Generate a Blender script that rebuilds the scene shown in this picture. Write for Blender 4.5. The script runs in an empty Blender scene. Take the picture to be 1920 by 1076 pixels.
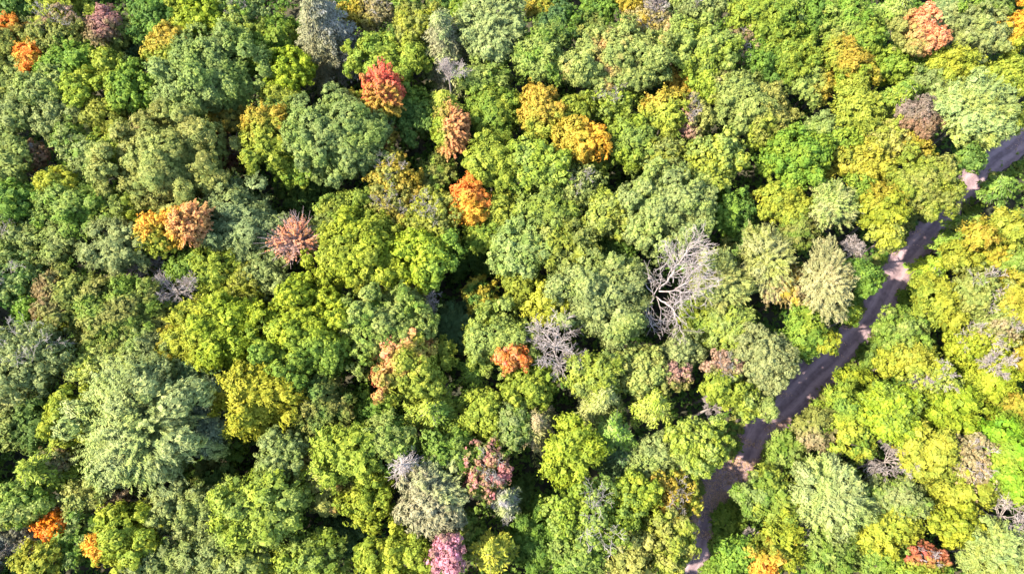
import bpy, math, zlib
import numpy as np
from mathutils import Vector

scene = bpy.context.scene
# ------------------------------------------------------------------ camera
TILT, CAM_H, FPX = math.radians(18.0), 92.0, 1280.0
cam_data = bpy.data.cameras.new("camera")
cam_data.sensor_width = 36.0
cam_data.lens = 24.0
cam_data.clip_start = 0.5
cam_data.clip_end = 3000.0
cam = bpy.data.objects.new("camera", cam_data)
cam.location = (0, 0, CAM_H)
cam.rotation_euler = (TILT, 0, 0)
scene.collection.objects.link(cam)
scene.camera = cam

# ------------------------------------------------------------------ light
SUN_EL, SUN_AZ = math.radians(47), math.radians(262)      # azimuth clockwise from +Y: the sun stands to the left
world = bpy.data.worlds.new("World")
scene.world = world
world.use_nodes = True
wn, wl = world.node_tree.nodes, world.node_tree.links
bg = wn["Background"]
sky = wn.new("ShaderNodeTexSky")
sky.sky_type = 'NISHITA'
sky.sun_disc = False
sky.sun_elevation = SUN_EL
sky.sun_rotation = SUN_AZ
sky.altitude = 300
wl.new(sky.outputs[0], bg.inputs[0])
bg.inputs[1].default_value = 0.15
sun_data = bpy.data.lights.new("sun", 'SUN')
sun_data.energy = 3.6
sun_data.angle = math.radians(0.9)
sun_data.color = (1.0, 0.93, 0.80)
sun = bpy.data.objects.new("sun", sun_data)
sd = Vector((math.sin(SUN_AZ)*math.cos(SUN_EL), math.cos(SUN_AZ)*math.cos(SUN_EL), math.sin(SUN_EL)))
sun.rotation_euler = sd.to_track_quat('Z', 'Y').to_euler()
sun.location = sd * 150
scene.collection.objects.link(sun)
scene.view_settings.view_transform = 'Standard'
scene.view_settings.look = 'None'
scene.view_settings.gamma = 1.0
scene.view_settings.exposure = 2.13
scene.cycles.max_bounces = 6
scene.cycles.diffuse_bounces = 3
scene.cycles.transmission_bounces = 3
scene.cycles.glossy_bounces = 2

# ------------------------------------------------------------------ helpers
def at(px, py, z):
    """the point of the place that the photograph's pixel shows at height z"""
    x, y = (px - 960) / FPX, -(py - 538) / FPX
    c, s = math.cos(TILT), math.sin(TILT)
    d = np.array([x, y*c + s, y*s - c])
    t = (z - CAM_H) / d[2]
    return np.array([0, 0, CAM_H]) + d*t, t      # t = depth along the lens axis

def link(name, me, mat, parent=None):
    o = bpy.data.objects.new(name, me)
    scene.collection.objects.link(o)
    if mat: me.materials.append(mat)
    if parent: o.parent = parent
    return o

def mesh_np(name, verts, n_per, tone=None, patch=None, faces=None, smooth=False):
    """verts (V,3); faces (F,k) or consecutive runs of n_per"""
    me = bpy.data.meshes.new(name)
    V = len(verts)
    if faces is None:
        faces = np.arange(V).reshape(-1, n_per)
    F, k = faces.shape
    me.vertices.add(V)
    me.vertices.foreach_set("co", np.ascontiguousarray(verts, dtype=np.float32).ravel())
    me.loops.add(F*k)
    me.loops.foreach_set("vertex_index", np.ascontiguousarray(faces, dtype=np.int32).ravel())
    me.polygons.add(F)
    me.polygons.foreach_set("loop_start", np.arange(0, F*k, k, dtype=np.int32))
    for nm, arr in (("tone", tone), ("patch", patch)):
        if arr is not None:
            a = me.attributes.new(nm, 'FLOAT', 'FACE')
            a.data.foreach_set("value", np.ascontiguousarray(arr, dtype=np.float32))
    if smooth:
        me.polygons.foreach_set("use_smooth", np.ones(F, dtype=bool))
    me.update(calc_edges=True)
    return me

def unit(a):
    return a / np.maximum(np.linalg.norm(a, axis=-1, keepdims=True), 1e-9)

class Leaves:
    """collects leaf blades (folded rhombi) and turns them into one mesh"""
    def __init__(self): self.c, self.n, self.t, self.L, self.W, self.tone = [], [], [], [], [], []
    def add(self, c, n, t, L, W, tone):
        N = len(c)
        self.c.append(c); self.n.append(unit(n)); self.t.append(t)
        for lst, v in ((self.L, L), (self.W, W), (self.tone, tone)):
            lst.append(np.broadcast_to(v, (N,)).astype(float))
    def cat(self):
        return [np.concatenate(x) for x in (self.c, self.n, self.t, self.L, self.W, self.tone)]
    def mesh(self, name, rng, patchfn=None):
        c, n, t, L, W, tone = self.cat()
        t = t - n*np.sum(t*n, axis=1, keepdims=True)
        t = unit(t + 1e-6)
        b = np.cross(n, t)
        L, W = L[:, None], W[:, None]
        v = np.stack([c - t*L*.5, c + b*W*.5 + n*W*.16 - t*L*.05, c + t*L*.5 - n*L*.08, c - b*W*.5 + n*W*.16 - t*L*.05], axis=1)
        p = patchfn(c) if patchfn is not None else np.zeros(len(c))
        return mesh_np(name, v.reshape(-1, 3), 4, tone, p)

def fib(n, rng):
    i = np.arange(n) + .5
    z = 1 - 2*i/n
    a = i*2.39996 + rng.uniform(0, 6.28)
    r = np.sqrt(1 - z*z)
    return np.stack([r*np.cos(a), r*np.sin(a), z], axis=1)

def thin(p, cell, rng):
    """keep one point per cell"""
    o = rng.permutation(len(p)); q = np.floor(p[o]/cell).astype(np.int64)
    key = q[:, 0]*73856093 ^ q[:, 1]*19349663 ^ q[:, 2]*83492791
    _, idx = np.unique(key, return_index=True)
    return o[idx]

def noise_fn(rng, scale):
    k = rng.normal(size=(7, 3))/scale*2.2
    ph = rng.uniform(0, 6.28, 7)
    return lambda p: np.sin(p @ k.T + ph).sum(axis=1)/2.2

def broadleaf(rng, a, b, c, clump, leaf, aspect=1.35, keep=1.0, backing=True, style='leaf', lobe=1.0):
    """leaves of a lobed crown with half-axes a, b, c round the origin"""
    A = np.array([a, b, c]); R = (a*b*c)**(1/3)
    K = int(np.clip(7 + 2.6*R/lobe, 8, 34))
    d = fib(int(K*1.6), rng); d = d[d[:, 2] > -0.42]
    d = unit(d + rng.normal(size=d.shape)*.28)
    az = np.arctan2(d[:, 1], d[:, 0]); ph = rng.uniform(0, 6.28, 4)
    form = 1 + .15*np.sin(2*az + ph[0]) + .12*np.sin(3*az + ph[1]) + .08*np.sin(5*az + ph[2])
    size = rng.uniform(0, 1, len(d))**1.3
    rad = (.80 - .28*size)*rng.uniform(.88, 1.10, len(d))*form
    rad *= np.where(d[:, 2] > .55, rng.uniform(.72, 1.08, len(d)), 1)
    lc = d*rad[:, None]*A
    lr = (.24 + .24*size)*R*(1.0 if K < 16 else .88)*min(1, .55 + .45*lobe)
    # small boughs that break the outline
    ns = int(K*.8); sa = rng.uniform(0, 6.28, ns); se = rng.uniform(-.25, .75, ns)
    sdv = np.stack([np.cos(sa)*np.cos(se), np.sin(sa)*np.cos(se), np.sin(se)], 1)
    lc = np.vstack([lc, sdv*A*rng.uniform(.86, 1.12, (ns, 1))]); lr = np.append(lr, rng.uniform(.10, .17, ns)*R + .12); d = np.vstack([d, sdv])
    # one heart lobe so that the crown is closed
    lc = np.vstack([lc, [[0, 0, -c*.08]]]); lr = np.append(lr, R*rng.uniform(.58, .76)); d = np.vstack([d, [[0, 0, 1]]])
    area = (lr**2); M = int(area.sum()*12.6/(clump*clump)*1.5)
    li = rng.choice(len(lc), M, p=area/area.sum())
    dirs = unit(rng.normal(size=(M, 3)))
    stretch = np.array([1, 1, .85])
    nz = noise_fn(rng, R*.22); n2 = noise_fn(rng, .8)
    p = lc[li] + dirs*lr[li][:, None]*stretch
    p += dirs*(nz(p)*.055*R + n2(p)*.11 + rng.normal(size=len(p))*clump*.3)[:, None]
    loose = rng.random(len(p)) < .11
    p[loose] += dirs[loose]*rng.uniform(.08, .62, (int(loose.sum()), 1))
    ok = (p[:, 2] > -c*.80) & (dirs[:, 2] > -.62)
    ok &= (np.sum(dirs*d[li], axis=1) > -.35) | (li == len(lc)-1)
    p, dirs, li = p[ok], dirs[ok], li[ok]
    inside = np.zeros(len(p), bool)
    for j in range(len(lc)):
        q = (p - lc[j])/stretch
        inside |= (np.sum(q*q, axis=1) < (lr[j]*.9)**2) & (li != j)
    p, dirs = p[~inside], dirs[~inside]
    i = thin(p, clump*1.35, rng)
    if keep < 1:
        g = noise_fn(rng, R*.3)(p[i]); i = i[g > np.quantile(g, 1-keep)]
    p, dirs = p[i], dirs[i]
    out = unit(p/A)
    nrm = unit(dirs + .35*out + np.array([0, 0, .25]))
    ct = rng.normal(size=len(p))*.6 + nz(p)*.25
    cr = clump*rng.uniform(.6, 1.4, len(p))
    lv = Leaves()
    if style == 'leaf':
        n = 13
        P = np.repeat(p, n, 0); Nn = np.repeat(nrm, n, 0); CR = np.repeat(cr, n)[:, None]
        dd = unit(rng.normal(size=P.shape) + Nn*.9)
        pos = P + dd*CR*rng.uniform(.72, 1.05, (len(P), 1))
        nn = unit(dd*1.15 + Nn*.3 + rng.normal(size=P.shape)*.34)
        tt = dd + rng.normal(size=P.shape)*.6
        s = leaf*rng.uniform(.7, 1.3, len(P))
        lv.add(pos, nn, tt, s*aspect, s, np.repeat(ct, n) + rng.normal(size=len(P))*.35)
    elif style == 'frond':                 # sprays of small leaves along short shoots
        n = 14; sh = unit(out*np.array([1, 1, .5]) + dirs*.5 + rng.normal(size=p.shape)*.45)
        P = np.repeat(p, n, 0); Nn = np.repeat(nrm, n, 0); CR = np.repeat(cr, n)[:, None]; S = np.repeat(sh, n, 0)
        pos = P + S*CR*rng.uniform(-.9, 1.6, (len(P), 1)) + rng.normal(size=P.shape)*CR*.30
        nn = unit(Nn*.9 + rng.normal(size=P.shape)*.42 + [0, 0, .25])
        s = leaf*rng.uniform(.7, 1.3, len(P))
        lv.add(pos, nn, S + rng.normal(size=P.shape)*.45, s*aspect, s, np.repeat(ct, n) + rng.normal(size=len(P))*.35)
    else:                                  # needle plumes sweeping outward and up
        n = 17
        P = np.repeat(p, n, 0); Nn = np.repeat(nrm, n, 0); CR = np.repeat(cr, n)[:, None]
        sw1 = unit(out*np.array([1, 1, .3]) + np.array([0, 0, .45]) + rng.normal(size=p.shape)*.35)
        sweep = unit(np.repeat(sw1, n, 0) + rng.normal(size=P.shape)*.22)
        pos = P + rng.normal(size=P.shape)*CR*.30 + np.repeat(sw1, n, 0)*CR*rng.uniform(-.6, 1.5, (len(P), 1))
        nn = unit(Nn*.8 + rng.normal(size=P.shape)*.5 + np.array([0, 0, .3]))
        s = leaf*rng.uniform(.7, 1.3, len(P))
        lv.add(pos, nn, sweep, s*2.6, s*.66, np.repeat(ct, n) + rng.normal(size=len(P))*.35)
    if backing:
        lv.add(p - nrm*clump*.30, nrm + rng.normal(size=p.shape)*.2, rng.normal(size=p.shape), clump*2.9, clump*2.4, ct - .2)
    return lv, lc, lr

def conifer(rng, R, H, nb=9, step=.42, droop=.28, power=.85, leaf=.34, wid=.34, open_=1.0, ragged=.15):
    """needle sprays on whorled branches; base of the crown at z=0, tip at z=H"""
    lv = Leaves(); br = []
    lean = rng.uniform(0, 6.28)
    for z in np.arange(.0, H*.97, step):
        h = z/H
        Lz = R*((1-h)**power)*rng.uniform(1-ragged, 1+ragged*.6) + .25
        for k in range(nb):
            az = rng.uniform(0, 6.28)
            Lb = Lz*rng.uniform(.68, 1.12)*(1 + .12*math.sin(3*az + lean))
            u = np.linspace(.12, 1, max(4, int(Lb/.20)))
            d = np.array([math.cos(az), math.sin(az), 0]); sdir = np.array([-d[1], d[0], 0])
            up = .18*(h) + .05
            pts = d*(u*Lb)[:, None] + np.array([0, 0, 1])*(z + rng.uniform(-.2, .2) + Lb*(up*u - droop*u*u))[:, None]
            if k % 2 == 0: br.append((pts[0], pts[-1]))
            wl_ = (.10 + .26*Lb*(1-u) + .16)
            wl_ = np.minimum(wl_, .62)
            tn = rng.normal()*.6
            for sgn in (-1, 1):
                for f in (.35, .85):
                    c = pts + sdir*(sgn*wl_*f)[:, None] + rng.normal(size=pts.shape)*.07
                    c[:, 2] -= wl_*f*.25
                    t = d*.75 + sdir*sgn*.65 + rng.normal(size=pts.shape)*.25
                    n = np.array([0, 0, 1.]) + d*.35 + sdir*sgn*.3 + rng.normal(size=pts.shape)*.38
                    s = rng.uniform(.75, 1.3, len(pts))
                    lv.add(c, n, t, s*leaf*1.25, s*leaf*wid, tn + rng.normal(size=len(pts))*.4)
    # leader
    c = np.zeros((26, 3)); c[:, 2] = H*.9 + np.linspace(0, H*.12 + .3, 26); c[:, :2] += rng.normal(size=(26, 2))*.09
    lv.add(c, rng.normal(size=(26, 3)), np.tile([0, 0, 1.], (26, 1)) + rng.normal(size=(26, 3))*.5, leaf, leaf*wid, 0.4)
    return lv, br

def plume(rng, a, b, c, n_br=150, leaf=.30, start=.35, per=26, thick=.22, wid=.75):
    """leaves held along branches that fan out and up from the heart of the crown (open flame-like crown)"""
    A = np.array([a, b, c]); lv = Leaves(); br = []
    dirs = unit(rng.normal(size=(n_br*2, 3)) + [0, 0, .55]); dirs = dirs[dirs[:, 2] > -.25][:n_br]
    ph0 = rng.uniform(0, 6.28)
    for d in dirs:
        L = rng.uniform(.72, 1.08)*(1 + .13*math.sin(2*math.atan2(d[1], d[0]) + ph0) + .10*math.sin(3*math.atan2(d[1], d[0]) + 2*ph0))
        u = rng.uniform(start, 1, per)**.8
        p0 = np.array([0, 0, -c*.35]); p1 = d*A*L
        pts = p0 + (p1-p0)*u[:, None] + np.array([0, 0, 1])*(.12*c*np.sin(u*3.14))[:, None]
        pts += rng.normal(size=pts.shape)*thick*(1.15-u)[:, None]
        t = unit(p1-p0) + rng.normal(size=pts.shape)*.35
        n = unit(d)*.6 + np.array([-.35, 0, .75]) + rng.normal(size=pts.shape)*.4
        s = rng.uniform(.7, 1.25, per)*leaf
        lv.add(pts, n, t, s*(1.7 if wid > .5 else 2.6), s*wid, rng.normal()*.5 + rng.normal(size=per)*.35)
        br.append((p0*1.0, p1))
    return lv, br

def tubes(segs, name, sides=5):
    """tapered round pieces (p0, p1, r0, r1) -> mesh"""
    p0 = np.array([s[0] for s in segs], float); p1 = np.array([s[1] for s in segs], float)
    r0 = np.array([s[2] for s in segs]); r1 = np.array([s[3] for s in segs])
    d = unit(p1 - p0)
    ref = np.where(np.abs(d[:, 2:3]) > .9, [[1., 0, 0]], [[0, 0, 1.]])
    x = unit(np.cross(d, ref)); y = np.cross(d, x)
    a = np.arange(sides)*2*math.pi/sides
    ring = x[:, None]*np.cos(a)[None, :, None] + y[:, None]*np.sin(a)[None, :, None]
    v0 = p0[:, None] + ring*r0[:, None, None]; v1 = p1[:, None] + ring*r1[:, None, None]
    v = np.concatenate([v0, v1], axis=1).reshape(-1, 3)
    j = np.arange(sides); k = (j+1) % sides
    f = np.stack([j, k, k+sides, j+sides], axis=1)
    faces = (f[None] + (np.arange(len(segs))*2*sides)[:, None, None]).reshape(-1, 4)
    return mesh_np(name, v, 4, faces=faces, smooth=True)

def limb(rng, p, d, L, r, segs, depth, spread=.8, rise=.12, kink=.22, kids=4, rmin=.018, n=5):
    """one crooked tapering limb and its side limbs"""
    p = np.array(p, float); d = unit(np.array(d, float)); rr = r
    pts = [p.copy()]
    for i in range(n):
        d = unit(d + rng.normal(size=3)*kink + np.array([0, 0, rise]))
        q = p + d*L/n; r1 = max(r*(1 - .8*(i+1)/n), rmin)
        segs.append((p.copy(), q.copy(), rr, r1)); rr = r1; p = q; pts.append(p.copy())
        if depth > 0 and i >= 1:
            m = kids if i == n-1 else max(1, kids//2)
            for _ in range(m):
                sd_ = unit(np.cross(d, rng.normal(size=3)))
                dd = unit(d + sd_*spread*rng.uniform(.6, 1.3))
                limb(rng, p, dd, L*rng.uniform(.38, .62), r1*.75, segs, depth-1, spread, rise, kink, kids, rmin, n)
    return pts

# ------------------------------------------------------------------ materials
def mat_new(name):
    m = bpy.data.materials.new(name); m.use_nodes = True
    nt = m.node_tree; nt.nodes.clear()
    out = nt.nodes.new("ShaderNodeOutputMaterial")
    return m, nt, out

def foliage_material(name, transl=.30, rough=.55):
    m, nt, out = mat_new(name); N, Lk = nt.nodes, nt.links
    def attr(t, n):
        a = N.new("ShaderNodeAttribute"); a.attribute_type = t; a.attribute_name = n; return a
    c1, c2 = attr('OBJECT', 'leaf_colour'), attr('OBJECT', 'tint_colour')
    tone, patch = attr('GEOMETRY', 'tone'), attr('GEOMETRY', 'patch')
    mix = N.new("ShaderNodeMix"); mix.data_type = 'RGBA'
    Lk.new(patch.outputs['Fac'], mix.inputs['Factor']); Lk.new(c1.outputs['Color'], mix.inputs['A']); Lk.new(c2.outputs['Color'], mix.inputs['B'])
    hv = N.new("ShaderNodeHueSaturation")
    mh = N.new("ShaderNodeMath"); mh.operation = 'MULTIPLY_ADD'; mh.inputs[1].default_value = -.012; mh.inputs[2].default_value = .5
    mv = N.new("ShaderNodeMath"); mv.operation = 'MULTIPLY_ADD'; mv.inputs[1].default_value = .20; mv.inputs[2].default_value = 1.0
    Lk.new(tone.outputs['Fac'], mh.inputs[0]); Lk.new(tone.outputs['Fac'], mv.inputs[0])
    Lk.new(mh.outputs[0], hv.inputs['Hue']); Lk.new(mv.outputs[0], hv.inputs['Value']); Lk.new(mix.outputs['Result'], hv.inputs['Color'])
    b = N.new("ShaderNodeBsdfPrincipled"); b.inputs['Roughness'].default_value = rough
    b.inputs['Specular IOR Level'].default_value = .12
    Lk.new(hv.outputs[0], b.inputs['Base Color'])
    tr = N.new("ShaderNodeBsdfTranslucent"); Lk.new(hv.outputs[0], tr.inputs['Color'])
    ms = N.new("ShaderNodeMixShader"); ms.inputs[0].default_value = transl
    Lk.new(b.outputs[0], ms.inputs[1]); Lk.new(tr.outputs[0], ms.inputs[2]); Lk.new(ms.outputs[0], out.inputs[0])
    return m

def bark_material(name, ca, cb, rough=.85, scale=3.0):
    m, nt, out = mat_new(name); N, Lk = nt.nodes, nt.links
    tc = N.new("ShaderNodeTexCoord"); nz = N.new("ShaderNodeTexNoise"); nz.inputs['Scale'].default_value = scale; nz.inputs['Detail'].default_value = 6
    Lk.new(tc.outputs['Object'], nz.inputs['Vector'])
    r = N.new("ShaderNodeValToRGB"); r.color_ramp.elements[0].position = .3; r.color_ramp.elements[1].position = .7
    r.color_ramp.elements[0].color = (*ca, 1); r.color_ramp.elements[1].color = (*cb, 1)
    b = N.new("ShaderNodeBsdfPrincipled"); b.inputs['Roughness'].default_value = rough
    Lk.new(nz.outputs['Fac'], r.inputs[0]); Lk.new(r.outputs[0], b.inputs['Base Color']); Lk.new(b.outputs[0], out.inputs[0])
    return m

M_LEAF = foliage_material("leaf", .40)
M_NEEDLE = foliage_material("needle", .16, .5)
M_BARK = bark_material("bark", (.06, .045, .035), (.16, .13, .10))
M_DEAD = bark_material("bleached_wood", (.20, .155, .13), (.41, .34, .30), .8, 1.2)
M_GREYTWIG = bark_material("grey_twig", (.15, .12, .10), (.33, .285, .245), .8, 1.2)
M_PINKTWIG = bark_material("rosy_twig", (.26, .17, .15), (.42, .31, .29), .8, 1.2)

# ------------------------------------------------------------------ ground and road
ROAD = [(2120, 60, 4.8), (2010, 170, 4.8), (1912, 264, 4.8), (1860, 304, 4.8), (1822, 338, 4.6), (1790, 376, 4.6), (1752, 424, 4.8), (1712, 468, 5.4), (1684, 506, 5.4), (1662, 544, 5.2),
        (1636, 592, 5.2), (1600, 634, 5.6), (1566, 670, 5.8), (1518, 712, 6.2), (1480, 752, 6.0), (1432, 796, 5.8), (1408, 836, 5.4), (1392, 872, 5.2), (1346, 912, 5.2), (1328, 946, 4.8), (1320, 984, 4.4), (1310, 1030, 4.0), (1292, 1090, 4.0), (1280, 1230, 4.0)]
# half of the width the photograph shows of it (crowns beside it stop there)
ROAD_SEEN = np.array([(1912, 262, 18), (1863, 300, 18), (1825, 333, 17), (1803, 366, 11), (1790, 390, 9), (1745, 430, 9), (1733, 448, 13), (1700, 475, 24), (1687, 494, 26), (1667, 527, 20), (1652, 561, 21),
        (1634, 594, 20), (1598, 627, 27), (1578, 661, 27), (1546, 685, 34), (1512, 714, 33), (1486, 749, 29), (1450, 783, 27), (1414, 808, 27), (1408, 833, 25), (1400, 866, 23), (1372, 890, 26), (1334, 917, 28),
        (1332, 940, 25), (1322, 967, 20), (1317, 1000, 17), (1309, 1034, 10), (1296, 1076, 12)], float)
_d = np.linspace(0, len(ROAD_SEEN)-1, 200); ROAD_SEEN = np.stack([np.interp(_d, np.arange(len(ROAD_SEEN)), ROAD_SEEN[:, k]) for k in range(3)], 1)
_rp = np.array([[*at(x, y, 0)[0][:2], w*.80] for x, y, w in ROAD])
def spline(P, n=8):
    out = []
    for i in range(len(P)-1):
        p0, p1, p2, p3 = P[max(i-1, 0)], P[i], P[i+1], P[min(i+2, len(P)-1)]
        for k in range(n):
            t = k/n
            out.append(.5*((2*p1) + (-p0+p2)*t + (2*p0-5*p1+4*p2-p3)*t*t + (-p0+3*p1-3*p2+p3)*t**3))
    out.append(P[-1]); return np.array(out)
RC = spline(_rp)
def road_dist(xy):
    d = np.hypot(RC[:, 0] - xy[0], RC[:, 1] - xy[1]); i = int(np.argmin(d))
    return d[i], RC[i, 2]

def ground_height(x, y):
    return .35*np.sin(x*.09 + 1.3)*np.cos(y*.11) + .18*np.sin(x*.31)*np.sin(y*.27 + .6)

def build_ground():
    xs = np.concatenate([np.linspace(-900, -110, 12)[:-1], np.linspace(-110, 110, 111), np.linspace(110, 900, 12)[1:]])
    ys = np.concatenate([np.linspace(-900, -60, 12)[:-1], np.linspace(-60, 140, 101), np.linspace(140, 900, 12)[1:]])
    X, Y = np.meshgrid(xs, ys, indexing='ij')
    Z = ground_height(X, Y) - .55
    V = np.stack([X, Y, Z], -1).reshape(-1, 3)
    D = np.min(np.hypot(V[:, None, 0] - RC[None, ::2, 0], V[:, None, 1] - RC[None, ::2, 1]), axis=1)
    k = np.clip((D - 4.2)/3.5, 0, 1)
    V[:, 2] = V[:, 2]*k - .05*(1-k)
    nx, ny = len(xs), len(ys)
    i, j = np.meshgrid(np.arange(nx-1), np.arange(ny-1), indexing='ij')
    a = (i*ny + j).ravel()
    F = np.stack([a, a+ny, a+ny+1, a+1], 1)
    m, nt, out = mat_new("forest_floor"); N, Lk = nt.nodes, nt.links
    tc = N.new("ShaderNodeTexCoord"); nz = N.new("ShaderNodeTexNoise"); nz.inputs['Scale'].default_value = .9; nz.inputs['Detail'].default_value = 9
    Lk.new(tc.outputs['Object'], nz.inputs['Vector'])
    r = N.new("ShaderNodeValToRGB"); e = r.color_ramp.elements
    e[0].position = .35; e[0].color = (.022, .026, .012, 1); e[1].position = .68; e[1].color = (.075, .060, .032, 1)
    b = N.new("ShaderNodeBsdfPrincipled"); b.inputs['Roughness'].default_value = .95
    Lk.new(nz.outputs['Fac'], r.inputs[0]); Lk.new(r.outputs[0], b.inputs['Base Color']); Lk.new(b.outputs[0], out.inputs[0])
    o = link("ground", mesh_np("ground", V, 4, faces=F, smooth=True), m); o['kind'] = 'structure'

def build_road():
    rng = np.random.default_rng(5)
    T = np.gradient(RC[:, :2], axis=0); T = unit(T); Nn = np.stack([-T[:, 1], T[:, 0]], 1)
    cols = np.linspace(-1, 1, 15); V = []; n = len(RC)
    el, er = rng.normal(size=n)*.12, rng.normal(size=n)*.12
    s = np.concatenate([[0], np.cumsum(np.hypot(*np.diff(RC[:, :2], axis=0).T))])
    UV = []
    for i in range(n):
        for c in cols:
            w = RC[i, 2]*.5 + (el[i] if c < 0 else er[i])*abs(c)**4
            p = RC[i, :2] + Nn[i]*c*w
            rut = -.05*math.exp(-((abs(c)-.42)/.16)**2) + .05*math.exp(-(c/.2)**2)
            V.append((p[0], p[1], .06 + rut - .10*abs(c)**6)); UV.append((c*w, s[i]))
    m_ = len(cols); i, j = np.meshgrid(np.arange(n-1), np.arange(m_-1), indexing='ij')
    a = (i*m_ + j).ravel(); F = np.stack([a, a+1, a+m_+1, a+m_], 1)
    me = mesh_np("dirt_road", np.array(V), 4, faces=F, smooth=True)
    uvl = me.uv_layers.new(name="along"); UV = np.array(UV)
    uvl.data.foreach_set("uv", UV[F.ravel()].astype(np.float32).ravel())
    m, nt, out = mat_new("packed_dirt"); N, Lk = nt.nodes, nt.links
    uv = N.new("ShaderNodeUVMap"); uv.uv_map = "along"
    mp = N.new("ShaderNodeMapping"); mp.inputs['Scale'].default_value = (1.6, .28, 1)
    n1 = N.new("ShaderNodeTexNoise"); n1.inputs['Scale'].default_value = 1.2; n1.inputs['Detail'].default_value = 8; n1.inputs['Roughness'].default_value = .65
    Lk.new(uv.outputs[0], mp.inputs[0]); Lk.new(mp.outputs[0], n1.inputs['Vector'])
    tc = N.new("ShaderNodeTexCoord"); n2 = N.new("ShaderNodeTexNoise"); n2.inputs['Scale'].default_value = 1.1; n2.inputs['Detail'].default_value = 10; n2.inputs['Roughness'].default_value = .7
    Lk.new(tc.outputs['Object'], n2.inputs['Vector'])
    r = N.new("ShaderNodeValToRGB"); e = r.color_ramp.elements
    e[0].position = .36; e[0].color = (.135, .086, .092, 1); e[1].position = .68; e[1].color = (.34, .232, .238, 1)
    ad = N.new("ShaderNodeMix"); ad.data_type = 'FLOAT'; ad.inputs[0].default_value = .55
    Lk.new(n1.outputs['Fac'], ad.inputs['A']); Lk.new(n2.outputs['Fac'], ad.inputs['B'])
    # two paler wheel tracks, broken by the noise
    sx = N.new("ShaderNodeSeparateXYZ"); Lk.new(uv.outputs[0], sx.inputs[0])
    ab = N.new("ShaderNodeMath"); ab.operation = 'ABSOLUTE'; Lk.new(sx.outputs[0], ab.inputs[0])
    sb = N.new("ShaderNodeMath"); sb.operation = 'SUBTRACT'; sb.inputs[1].default_value = .85; Lk.new(ab.outputs[0], sb.inputs[0])
    a2 = N.new("ShaderNodeMath"); a2.operation = 'ABSOLUTE'; Lk.new(sb.outputs[0], a2.inputs[0])
    mr = N.new("ShaderNodeMapRange"); mr.inputs[1].default_value = .15; mr.inputs[2].default_value = .55; mr.inputs[3].default_value = .14; mr.inputs[4].default_value = -.04
    Lk.new(a2.outputs[0], mr.inputs[0])
    sm = N.new("ShaderNodeMath"); sm.operation = 'ADD'; Lk.new(ad.outputs[0], sm.inputs[0]); Lk.new(mr.outputs[0], sm.inputs[1]); ad = sm
    b = N.new("ShaderNodeBsdfPrincipled"); b.inputs['Roughness'].default_value = .9
    bp = N.new("ShaderNodeBump"); bp.inputs['Strength'].default_value = .5; bp.inputs['Distance'].default_value = .08
    Lk.new(n2.outputs['Fac'], bp.inputs['Height']); Lk.new(bp.outputs[0], b.inputs['Normal'])
    Lk.new(ad.outputs[0], r.inputs[0]); Lk.new(r.outputs[0], b.inputs['Base Color']); Lk.new(b.outputs[0], out.inputs[0])
    o = link("dirt_road", me, m); o['kind'] = 'structure'
    # leaves fallen on the road, in drifts
    rng = np.random.default_rng(9); lv = Leaves(); P = []
    nz = noise_fn(rng, 2.0)
    idx = rng.integers(0, n, 26000); c = rng.uniform(-1, 1, 26000)
    p = RC[idx, :2] + Nn[idx]*(c*RC[idx, 2]*.5)[:, None] + rng.normal(size=(26000, 2))*.3
    p3 = np.column_stack([p, np.full(len(p), .09)])
    w = nz(p3) + .8*np.abs(c) - .6
    near = np.exp(-((p3[:, 1] - at(1360, 905, 0)[0][1])/5.)**2)*3.2
    keep = (w + near) > rng.uniform(.6, 2.6, len(p))
    p3 = p3[keep]; k = len(p3); p3[:, 2] += rng.uniform(0, .05, k)
    lv.add(p3, np.array([0, 0, 1.]) + rng.normal(size=(k, 3))*.25, rng.normal(size=(k, 3)), rng.uniform(.12, .26, k), rng.uniform(.10, .2, k), rng.normal(size=k)*.8)
    o = link("leaf_litter", lv.mesh("leaf_litter", rng), M_LEAF); o['kind'] = 'stuff'; o['category'] = 'leaf litter'
    o['label'] = 'tan fallen leaves drifted over the purple dirt road'
    o['leaf_colour'] = (.50, .33, .22); o['tint_colour'] = (.5, .3, .2)
build_ground()
build_road()

# ------------------------------------------------------------------ colours of the leaves (sRGB as the sun shows them)
def lin(h, k):
    v = [int(h[i:i+2], 16)/255 for i in (0, 2, 4)]
    return tuple(k*(x/12.92 if x <= .04045 else ((x+.055)/1.055)**2.4) for x in v)
GREEN = .50
PAL = {k: lin(v, GREEN) for k, v in dict(
    dg='86a84c', gr='a2c24c', yg='bfce4c', lg='bece6a', gg='bdc978', bg='80a060', sg='bac678', st='dccd88', sgd='b0c07c', sg2='bab682', bgd='a2ac82', ol='bfc262',
    ye='d6d84c', yo='d6d444', gd='e8cc50', oy='fcc048', lg2='c0d080', ly='ccd844', vg='b0dc40', ov='ffa028',
    cy='dcd870', cm='c4c07c', ct='d2d080', tn='d8c48c', br='c0a070', rs='ba8a64', cp='e8a870', pc='f6ae74', pb='d4b088', mv='bcac8c', gy='b0aca0',
    cr='ff8c64', rd='fb8c54', gp='b2aa7c', pk='dcae94', rp='de9a98', lm='c4d640', pk2='efa8ae', pr='dc9488', bk='cc7c58', wh='d0c8c4')
    .items()}
PAL['or'] = lin('ffa44a', GREEN)
for _k in ('or', 'ov', 'cr', 'rd', 'pk2', 'pr', 'cp', 'pc', 'oy', 'bk'): PAL[_k] = tuple(min(v*1.4, .8) for v in PAL[_k])
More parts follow.
